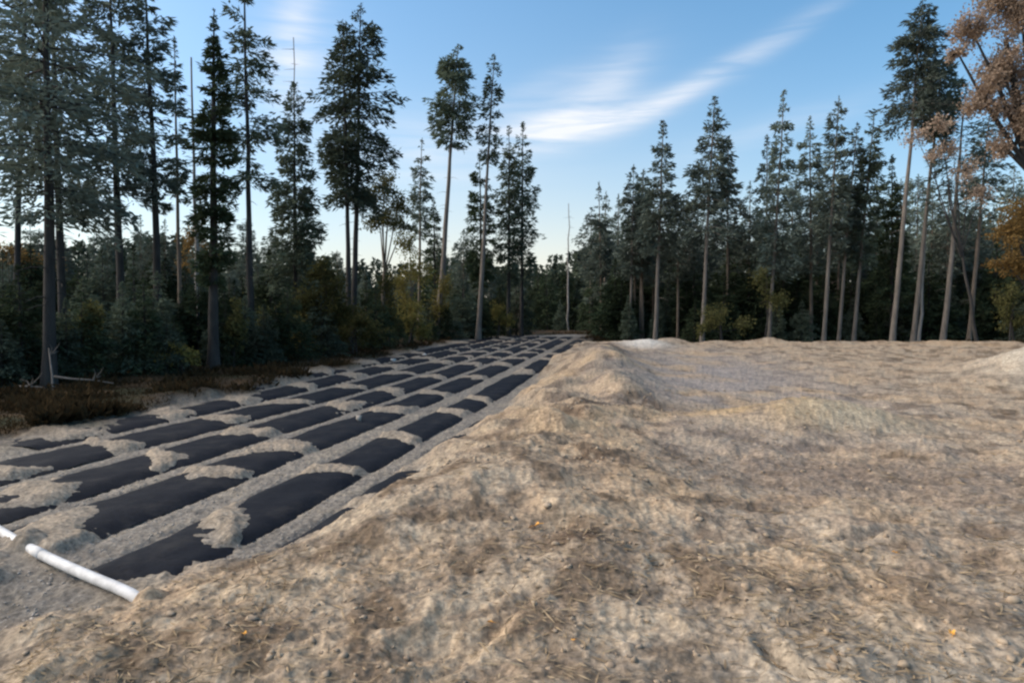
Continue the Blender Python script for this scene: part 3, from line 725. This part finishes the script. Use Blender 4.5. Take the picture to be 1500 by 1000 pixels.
for sd_ in (320, 321, 322, 323):
    random.seed(sd_)
    pp = conifer_parts(sd_, 12.0, (random.uniform(-.3, .3), 0), .42, [COLUMN, SPIRE, WISP, SPIRE][sd_-320], 1.25, .11, nb=110, per=30, l=.3, w=.09, gap=.12, var=.5, dead=10, sides=6)
    SL.append(make_conifer('spruce_tree', (0, 0, 0), pp, M_BARK, M_NEEDLE_B))
sl_n = 0
def place_slim(px, Y, toppy, lab, grp):
    global sl_n
    o = SL[sl_n] if sl_n < len(SL) else copy_tree(SL[rt.randrange(len(SL))])
    sl_n += 1
    p = P(px, 490, Y); gz = gz1(p[0], Y)-.05
    k = (P(px, toppy, Y)[2]-gz)/12.0
    o.location = (p[0], Y, gz); o.scale = (min(k, 1.2), min(k, 1.2), k); o.rotation_euler = (0, 0, rt.uniform(0, 6.28))
    tag(o, lab, 'tree', grp)
for i in range(34):
    px = 862+640*(i+rt.random())/34
    place_slim(px, edge_depth(px)+rt.uniform(9, 24), top_profile(px)-rt.uniform(15, 115), 'slender spruce standing deep behind the front trunks of the sand clearing', 'slender spruces behind the sand clearing')
for i in range(26):
    px = -40+820*(i+rt.random())/26
    place_slim(px, edge_depth(px)+rt.uniform(9, 22), top_profile(px)-rt.uniform(0, 70), 'slender spruce standing deep in the wood beyond the drain field', 'slender spruces beyond the drain field')
LAB3 = 'spruce deep in the wood filling the background between the trunks'
for i in range(78):       # front of the wood, left, in depth layers
    px = -120+900*(i+rt.random())/78
    Y = edge_depth(px)+rt.triangular(.6, 7.0, 2.)
    tp = top_profile(px)+rt.uniform(15, 110)
    place_young(px, Y, tp, LAB1, 'young spruces of the thicket beyond the drain field', rt.uniform(.9, 1.4))
for i in range(64):
    px = 870+760*(i+rt.random())/64
    Y = edge_depth(px)+rt.uniform(6.5, 13)
    tp = top_profile(px)+rt.uniform(15, 95)
    place_young(px, Y, tp, LAB2, 'young spruces of the thicket behind the sand clearing', rt.uniform(.85, 1.3))
for i in range(110):
    px = -160+1830*(i+rt.random())/110
    Y = edge_depth(px)+rt.uniform(8, 26)
    tp = top_profile(px)+rt.triangular(-30, 55, 5)
    place_young(px, Y, tp, LAB3, 'background spruces between the trunks', rt.uniform(.8, 1.25))
for k, p_ in enumerate(PR):
    assert k in used

# far-off wood as one mass
def far_wood():
    rng = np.random.default_rng(5)
    V, Q, n = [], [], 0
    for i in range(420):
        px = -260+2050*rng.random(); Y = rng.uniform(78, 135)
        p = P(px, 490, Y); H = max(3., P(px, top_profile(px)+rng.uniform(-22, 20), Y)[2])
        m = 420; t = rng.random(m)**.8; az = rng.random(m)*2*PI
        R = H*.2*(1-t)**.8+.15; rr_ = R*rng.random(m)**.4
        base = np.stack([p[0]+rr_*np.cos(az), Y+rr_*np.sin(az), t*H], 1)
        d = unit(np.stack([np.cos(az), np.sin(az), rng.standard_normal(m)*.6-.3], 1))
        v, q = leaf_quads(base, d, unit(rng.standard_normal((m, 3))), np.full(m, .9), np.full(m, .38))
        V.append(v); Q.append(q+n); n += len(v)
    o = obj('far_wood', quad_mesh('far_wood', np.concatenate(V), np.concatenate(Q)), M_NEEDLE)
    tag(o, 'far-off dark conifer wood closing the horizon', 'wood', kind='stuff')
far_wood()

# ------------------------------------------------------------------ undergrowth on the forest floor
def undergrowth():
    rng = np.random.default_rng(9)
    px = rng.uniform(-150, 880, 60000); fr = rng.random(60000)**1.7
    ed = np.array([edge_depth(p) for p in px])
    Y = ed-4.9*np.clip(ed/16, .6, 1.4)+fr*11
    x = (px-750)/F*Y
    u, m, fl, back = masks(x, Y)
    k = (np.maximum(fl*(1-m), back) > .55)
    x = x[k]; Y = Y[k]
    px2 = rng.uniform(860, 1600, 16000); Y2 = np.array([edge_depth(p) for p in px2])-2.5+rng.random(16000)*5
    x = np.concatenate([x, (px2-750)/F*Y2]); Y = np.concatenate([Y, Y2])
    z = ground_z(x, Y, False)
    n = len(x)
    cl = fbm(x, Y, 1.3, 2, 200)
    h = (.10+.32*sstep(-.1, .6, cl))*rng.uniform(.25, .75, n)
    d = unit(np.stack([rng.standard_normal(n)*.7, rng.standard_normal(n)*.7, np.abs(rng.standard_normal(n))+.25], 1))
    v, q = leaf_quads(np.stack([x, Y, z-.02], 1)+rng.standard_normal((n, 3))*np.array([.05, .05, .04]), d, unit(rng.standard_normal((n, 3))), h, h*.28)
    o = obj('undergrowth', quad_mesh('undergrowth', v, q), M_LITTER)
    tag(o, 'brown dead grass, ferns and leaf litter on the forest floor', 'undergrowth', kind='stuff')
undergrowth()

# ------------------------------------------------------------------ clods, stones and root bits on the ground
def rocks(n, pts, size, seed, squash=.7):
    """irregular lumps: cube-sphere with noisy radius, 24 quads each"""
    rng = np.random.default_rng(seed)
    g = np.linspace(-1, 1, 3); V = []; Q = []; idx = {}
    for ax in range(3):
        for sgn in (-1, 1):
            for a in range(2):
                for b in range(2):
                    f = []
                    for (i, j) in ((a, b), (a+1, b), (a+1, b+1), (a, b+1)):
                        p = [0, 0, 0]; p[ax] = sgn; p[(ax+1) % 3] = g[i]; p[(ax+2) % 3] = g[j]
                        key = tuple(p)
                        if key not in idx: idx[key] = len(V); V.append(p)
                        f.append(idx[key])
                    Q.append(f if sgn > 0 else f[::-1])
    V = unit(np.array(V, float)); Q = np.array(Q); nv = len(V)
    rad = 1+.28*rng.standard_normal((n, nv, 1))
    sc = np.stack([rng.uniform(.7, 1.3, n), rng.uniform(.7, 1.3, n), rng.uniform(.45, .95, n)*squash*1.3], 1)[:, None, :]
    loc = V[None]*np.clip(rad, .55, 1.5)*sc*size[:, None, None]
    a = rng.uniform(0, 2*PI, n); c, s = np.cos(a)[:, None], np.sin(a)[:, None]
    X = loc[..., 0]*c-loc[..., 1]*s; Y = loc[..., 0]*s+loc[..., 1]*c
    loc = np.stack([X, Y, loc[..., 2]], -1)+pts[:, None, :]
    return loc.reshape(-1, 3), (Q[None]+(np.arange(n)*nv)[:, None, None]).reshape(-1, 4)

def scatter_xy(n, rng, ymin=2.0, ymax=22.):
    px = rng.uniform(-60, 1560, n); inv = rng.uniform(1/ymax, 1/ymin, n)**1.0
    Y = 1/inv
    return (px-750)/F*Y, Y

def clods():
    rng = np.random.default_rng(31)
    x, y = scatter_xy(5200, rng, 2.0, 16)
    u, m, fl, back = masks(x, y)
    n2 = fbm(x, y, .8, 2, 210)
    k = (m > .6)*(n2+.5*rng.standard_normal(len(x)) > .1) > 0
    x, y = x[k], y[k]
    for (bx, by, rd, nn) in ((.55, 8.6, .45, 90), (1.1, 9.8, .4, 60), (.75, 6.2, .35, 70), (.42, 4.3, .3, 60), (2.1, 10.6, .5, 70), (-.42, 2.75, .3, 70), (3.3, 6.5, 1.0, 120), (-.3, 6.0, .3, 50), (0.3, 11.5, .5, 60)):
        x = np.concatenate([x, bx+rd*rng.standard_normal(nn)*.6]); y = np.concatenate([y, by+rd*rng.standard_normal(nn)*.6])
    size = np.minimum(.003+.011*rng.random(len(x))**4*1.6, .05)*(1+.04*y)
    big = rng.random(len(x)) < .02; size[big] *= 1.9
    z = ground_z(x, y, True)
    v, q = rocks(len(x), np.stack([x, y, z+size*.1], 1), size, 32)
    tag(obj('soil_clods', quad_mesh('soil_clods', v, q, True), M_CLOD), 'loose clods and pebbles strewn over the sand', 'clods', kind='stuff')
    x, y = scatter_xy(9000, rng, 2.6, 20)
    u, m, fl, back = masks(x, y)
    k = (m < .4)*(fl < .2) > 0
    for ru, hw in zip(ROW_U, ROW_HW):
        k = k & ((np.abs(u-ru) > hw*1.05) | (y < 3.8))
    x, y = x[k], y[k]
    size = (.004+.006*rng.random(len(x)))*(1+.03*y)
    z = ground_z(x, y, True)
    v, q = rocks(len(x), np.stack([x, y, z], 1), size, 33)
    tag(obj('gravel', quad_mesh('gravel', v, q, True), M_GRAVEL), 'fine grey gravel on the strips between the fabric rows', 'gravel', kind='stuff')
clods()

def root_bits():
    rng = np.random.default_rng(41)
    x, y = scatter_xy(24000, rng, 2.0, 14)
    u, m, fl, back = masks(x, y)
    n2 = fbm(x, y, 1.1, 2, 220)
    k = (m > .7)*(n2+.4*rng.standard_normal(len(x)) > .05) > 0
    x, y = x[k], y[k]; n = len(x)
    z = ground_z(x, y, True)
    a = -.35+.8*rng.standard_normal(n)
    d = unit(np.stack([np.cos(a), np.sin(a), .15*rng.standard_normal(n)], 1))
    l = (.03+.10*rng.random(n)**2)*(1+.05*y); w = (.004+.005*rng.random(n))*(1+.1*y)
    nr = unit(np.stack([.5*rng.standard_normal(n), .5*rng.standard_normal(n), np.ones(n)], 1))
    v, q = leaf_quads(np.stack([x, y, z+.012], 1)-d*l[:, None]*.5, d, nr, l, w)
    tag(obj('root_litter', quad_mesh('root_litter', v, q), M_STRAW), 'dry root and straw bits scattered over the sand', 'litter', kind='stuff')
root_bits()

# ------------------------------------------------------------------ white pipe
def pipe():
    a = np.array([-3.98, 5.10]); b = np.array([-2.13, 3.80])
    root = empty('drain_pipe', ((a[0]+b[0])/2, (a[1]+b[1])/2, 0))
    n = 26; s = np.linspace(-.35, 1.12, n)
    xy = a[None]+(b-a)[None]*s[:, None]
    nrm = np.array([(b-a)[1], -(b-a)[0]]); nrm /= np.linalg.norm(nrm)
    xy = xy+nrm[None]*(.05*np.sin(np.clip(s, 0, 1)*PI))[:, None]
    z = 0.014+0.012*np.sin(s*3)-.05*sstep(.90, 1.12, s)
    off = np.array([root.location.x, root.location.y, 0])
    path = np.concatenate([xy, z[:, None]], 1)-off
    mb = MB()
    v, q = tube(path, np.full(n, .033), 20); mb.add(v, q)
    # open end: inner wall
    v, q = tube(path[::-1][:4], np.full(4, .029), 20); mb.add(v, q[:, ::-1])
    e = path[-1]; d = unit(path[-1]-path[-2])
    v, q = tube(np.stack([e-d*.002, e+d*.0005, e+d*.001]), [.033, .032, .029], 20); mb.add(v, q)
    obj('pipe_wall', mb.mesh('pipe_wall', True), M_PIPE, root)
    for sc in (.42,):
        i = int(np.argmin(np.abs(s-sc))); p = path[i]; d = unit(path[i+1]-path[i-1])
        pp = np.stack([p-d*.072, p-d*.07, p-d*.006, p, p+d*.006, p+d*.07, p+d*.072])
        v, q = tube(pp, [.033, .0355, .0355, .036, .0355, .0355, .033], 20)
        obj('coupling', quad_mesh('coupling', v, q, True), M_PIPE, root)
    tag(root, 'white plastic drain pipe lying across the near end of the fabric rows', 'pipe')
pipe()
# soil thrown over the pipe where it disappears
def soil_heap(px, py, r, h, lab, seed, mat, Y=None, z0=0.0):
    n = 26; rng = np.random.default_rng(seed)
    Yd = Y or CAM_Z*F/(py-472)
    cx, cy, _ = P(px, py, Yd)
    rr_ = np.linspace(0.02, 1, 10); th = np.linspace(0, 2*PI, n, endpoint=False)
    T, R_ = np.meshgrid(th, rr_); x = (R_*np.cos(T)*r).ravel(); y = (R_*np.sin(T)*r).ravel()
    g = ground_z(x+cx, y+cy, True)
    prof = (np.cos(np.clip(R_.ravel(), 0, 1)*PI)*.5+.5)
    z = g+prof*h*(1+.5*fbm(x+cx, y+cy, .12, 2, seed))-.03*R_.ravel()
    v = np.stack([x+cx, y+cy, z], 1)
    i = np.arange(9)[:, None]*n; j = np.arange(n)[None, :]; j2 = (j+1) % n
    q = np.stack([i+j, i+n+j, i+n+j2, i+j2], -1).reshape(-1, 4)[:, ::-1]
    c = ground_col(v[:, 0], v[:, 1], np.ones(len(v))*.6)
    o = obj('soil_heap', quad_mesh('soil_heap', v, q, True, c), mat)
    return tag(o, lab, 'soil heap', 'soil over the pipe')
soil_heap(36, 806, .21, .085, 'small soil heap burying the white pipe near the left edge', 3, M_GROUND)

soil_heap(222, 884, .15, .075, 'soil heap burying the right-hand end of the white pipe', 4, M_GROUND)

# ------------------------------------------------------------------ stones, leaves, branches
def stone(px, Y, r, lab, seed, zoff=0.0, mat=None):
    x = (px-750)/F*Y
    z = gz1(x, Y, True)+zoff
    v, q = rocks(1, np.zeros((1, 3)), np.array([r]), seed, .75)
    me = quad_mesh('stone', v, q, True)
    o = obj('stone', me, mat or M_STONE); o.location = (x, Y, z)
    return tag(o, lab, 'stone', 'pale stones')
stone(525, 10.6, .06, 'small pale stone lying on the black fabric strip', 5, .05, M_GRAVEL)
stone(576, 24.5, .10, 'white stone at the forest edge left of the far fabric rows', 6, .05)
stone(622, 27.5, .09, 'pale stone at the forest edge near the leaning pale trunked pine', 7, .04)

def leaf_thing(px, py, r, lab, seed):
    rng = np.random.default_rng(seed)
    Y = (CAM_Z-.28)*F/(py-472)
    for _ in range(25):
        x = (px-750)/F*Y; z = gz1(x, Y, True); Y = (CAM_Z-z)*F/(py-472+1e-6)*.5+Y*.5
    x = (px-750)/F*Y
    # lobed outline, cupped blade plus a stalk
    n = 14; th = np.linspace(0, 2*PI, n, endpoint=False)
    R = r*(.75+.25*np.cos(5*th))*(1+.1*rng.standard_normal(n))
    ring = np.stack([R*np.cos(th), R*np.sin(th)*.75, .3*R*np.abs(np.sin(th))+.15*r*rng.standard_normal(n)], 1)
    inner = ring*np.array([.4, .4, .2]); cen = inner*.1
    v = np.concatenate([ring, inner, cen]); j = np.arange(n); j2 = (j+1) % n
    q = np.concatenate([np.stack([j, j2, n+j2, n+j], 1), np.stack([n+j, n+j2, 2*n+j2, 2*n+j], 1)])
    sv, sq = tube(np.array([[0, 0, 0], [-r*.8, 0, r*.1], [-r*1.5, r*.2, 0]]), [r*.05]*3, 5)
    v = np.concatenate([v, sv]); q = np.concatenate([q, sq+3*n])
    o = obj('fallen_leaf', quad_mesh('fallen_leaf', v, q, True), M_LEAF1)
    o.location = (x, Y, gz1(x, Y, True)+.02); o.rotation_euler = (rng.uniform(.1, .5), rng.uniform(-.3, .3), rng.uniform(0, 6))
    tag(o, lab, 'leaf', 'fallen leaves')
leaf_thing(783, 776, .045, 'bright orange fallen leaf in the middle of the near sand', 1)
leaf_thing(1402, 937, .026, 'orange leaf on the pale sand towards the lower right corner', 2)
leaf_thing(352, 939, .022, 'yellow leaf on the soil ridge at the lower left', 3)
leaf_thing(718, 921, .020, 'small orange leaf on the near sand below the bright orange one', 4)
leaf_thing(842, 948, .022, 'small tan leaf close to the lower picture edge', 5)
leaf_thing(1316, 816, .018, 'tiny pale orange leaf on the furrowed sand at the right', 6)

def branch(name, pts, rad, lab, mat=M_BARKP):
    pts = np.array(pts, float); c = pts.mean(0)
    mb = MB()
    v, q = tube(pts-c, np.linspace(rad, rad*.35, len(pts)), 7, .06, np.random.default_rng(3)); mb.add(v, q)
    rng = np.random.default_rng(4)
    for k in range(3):
        i = rng.integers(1, len(pts)-1); p = pts[i]-c
        e = p+np.array([rng.uniform(-.3, .3), rng.uniform(-.3, .3), rng.uniform(.05, .3)])
        v, q = tube(np.stack([p, (p+e)/2+.03, e]), [rad*.45, rad*.3, rad*.12], 5); mb.add(v, q)
    o = obj(name, mb.mesh(name, True), mat); o.location = c
    return tag(o, lab, 'branch', 'fallen branches')
def gp(px, Y, dz):
    x = (px-750)/F*Y; return (x, Y, gz1(x, Y)+dz)
branch('fallen_branch', [gp(78, 14.6, .28), gp(105, 14.6, .22), gp(135, 14.7, .20), gp(165, 14.8, .12)],   .03, 'pale fallen branch on the forest floor right of the thick dark pine')
branch('fallen_branch', [gp(20, 14.2, .1), gp(42, 14.1, .13), gp(62, 14.1, .10)], .03, 'short pale fallen branch on the forest floor left of the thick dark pine')
branch('leaning_stick', [gp(76, 14.3, .0), gp(75, 14.5, .35), gp(72, 14.8, .75), gp(71, 14.95, .9)], .028, 'pale bare stick leaning against the foot of the thick dark pine')

# ------------------------------------------------------------------ world, sun, camera
SUN_AZ = math.radians(-86)      # measured from +Y (ahead) towards +X
SUN_EL = math.radians(40)
def world():
    w = bpy.data.worlds.new('World'); bpy.context.scene.world = w
    w.use_nodes = True
    nt = w.node_tree; nt.nodes.clear(); L = nt.links.new
    out = N(nt, 'ShaderNodeOutputWorld'); bg = N(nt, 'ShaderNodeBackground')
    sky = N(nt, 'ShaderNodeTexSky', sky_type='NISHITA')
    sky.sun_disc = False; sky.sun_elevation = SUN_EL; sky.sun_rotation = SUN_AZ
    sky.altitude = 200; sky.air_density = 1.0; sky.dust_density = 2.6; sky.ozone_density = 1.6
    tc = N(nt, 'ShaderNodeTexCoord'); sep = N(nt, 'ShaderNodeSeparateXYZ'); L(tc.outputs['Generated'], sep.inputs[0])
    def M(op, a, b=None, c=None):
        n = N(nt, 'ShaderNodeMath', operation=op)
        for i, v in enumerate((a, b, c)):
            if v is None: continue
            if isinstance(v, (int, float)): n.inputs[i].default_value = v
            else: L(v, n.inputs[i])
        return n.outputs[0]
    # cirrus: bearing/elevation coordinates, streaks of noise drawn out along the wind
    az = M('ARCTAN2', sep.outputs[0], sep.outputs[1]); el = M('ARCSINE', sep.outputs[2])
    cv = N(nt, 'ShaderNodeCombineXYZ'); L(az, cv.inputs[0]); L(el, cv.inputs[1])
    mp = N(nt, 'ShaderNodeMapping'); mp.inputs['Rotation'].default_value = (0, 0, math.radians(-22)); mp.inputs['Scale'].default_value = (3.2, 34, 1)
    L(cv.outputs[0], mp.inputs[0])
    nz = N(nt, 'ShaderNodeTexNoise'); nz.inputs['Scale'].default_value = 1.6; nz.inputs['Detail'].default_value = 10; nz.inputs['Roughness'].default_value = .55; nz.inputs['Distortion'].default_value = .5
    L(mp.outputs[0], nz.inputs['Vector'])
    def ae(px, py):
        p = P(px, py, 1.0)-np.array([0, 0, CAM_Z])
        return math.atan2(p[0], p[1]), math.asin(p[2]/np.linalg.norm(p))
    # (px, py, half length px, half thickness px, tilt deg, strength)
    blobs = [(815, 184, 64, 15, 5, .85), (905, 172, 75, 12, 15, .72), (990, 140, 70, 10, 25, .46), (1075, 97, 80, 9, 26, .34), (1160, 55, 60, 8, 28, .14),
             (905, 118, 42, 20, 48, .22), (860, 145, 70, 26, 28, .32), (640, 225, 130, 40, 5, .35), (432, 40, 24, 60, -8, .48), (440, 110, 60, 60, 0, .30), (1130, 190, 120, 14, 12, .16), (780, 130, 60, 12, 20, .16)]
    tot = None
    for (px, py, hl, ht, tilt, st) in blobs:
        a0, e0 = ae(px, py); t = math.radians(tilt)
        hl *= 1.15; ht *= 1.3
        dx = M('SUBTRACT', az, a0); dy = M('SUBTRACT', el, e0)
        X = M('ADD', M('MULTIPLY', dx, math.cos(t)*F/hl), M('MULTIPLY', dy, math.sin(t)*F/hl))
        Y = M('ADD', M('MULTIPLY', dx, -math.sin(t)*F/ht), M('MULTIPLY', dy, math.cos(t)*F/ht))
        r2 = M('ADD', M('MULTIPLY', X, X), M('MULTIPLY', Y, Y))
        g = M('MULTIPLY', M('EXPONENT', M('MULTIPLY', r2, -1.0)), st)
        tot = g if tot is None else M('ADD', tot, g)
    mr = N(nt, 'ShaderNodeMapRange'); mr.inputs[1].default_value = .30; mr.inputs[2].default_value = .68; mr.inputs[3].default_value = .22; mr.inputs[4].default_value = 1.05
    L(nz.outputs[0], mr.inputs[0])
    cl = M('MULTIPLY', tot, mr.outputs[0])
    cl = M('MINIMUM', cl, .80)
    # overall thin veil far away from the streaks
    hsv = N(nt, 'ShaderNodeHueSaturation'); hsv.inputs['Saturation'].default_value = 1.30; hsv.inputs['Hue'].default_value = .488; hsv.inputs['Value'].default_value = 1.46
    L(sky.outputs[0], hsv.inputs['Color'])
    gl = M('EXPONENT', M('MULTIPLY', M('MAXIMUM', el, 0.0), -7.5))
    gl = M('MULTIPLY', gl, M('ADD', .56, M('MULTIPLY', M('EXPONENT', M('MULTIPLY', M('MULTIPLY', az, az), -7.0)), .75)))
    lo = N(nt, 'ShaderNodeMix', data_type='RGBA'); L(M('MINIMUM', gl, 1.0), lo.inputs[0]); L(hsv.outputs[0], lo.inputs[6]); lo.inputs[7].default_value = (6.8, 6.3, 5.3, 1)
    mx = N(nt, 'ShaderNodeMix', data_type='RGBA'); L(cl, mx.inputs[0]); L(lo.outputs[2], mx.inputs[6]); mx.inputs[7].default_value = (7.0, 6.9, 7.0, 1)
    L(mx.outputs[2], bg.inputs[0]); bg.inputs[1].default_value = 0.11
    L(bg.outputs[0], out.inputs[0])
world()

sd = bpy.data.lights.new('sun', 'SUN'); sd.energy = 2.6; sd.angle = math.radians(70); sd.color = (1, .88, .72)
so = link(bpy.data.objects.new('sun', sd))
import mathutils
dv = mathutils.Vector((math.sin(SUN_AZ)*math.cos(SUN_EL), math.cos(SUN_AZ)*math.cos(SUN_EL), math.sin(SUN_EL)))
so.rotation_euler = dv.to_track_quat('Z', 'Y').to_euler()
so.location = (0, 0, 60)

cd = bpy.data.cameras.new('camera'); cd.sensor_width = 36; cd.lens = 36*F/1500
cd.clip_start = .05; cd.clip_end = 6000
co = link(bpy.data.objects.new('camera', cd)); co.location = (0, 0, CAM_Z); co.rotation_euler = (PI/2-PITCH, 0, 0)
sc = bpy.context.scene; sc.camera = co
sc.view_settings.view_transform = 'Standard'; sc.view_settings.look = 'None'; sc.view_settings.gamma = 1
sc.view_settings.exposure = 0.50
sc.cycles.max_bounces = 6
sc.cycles.filter_width = 2.4
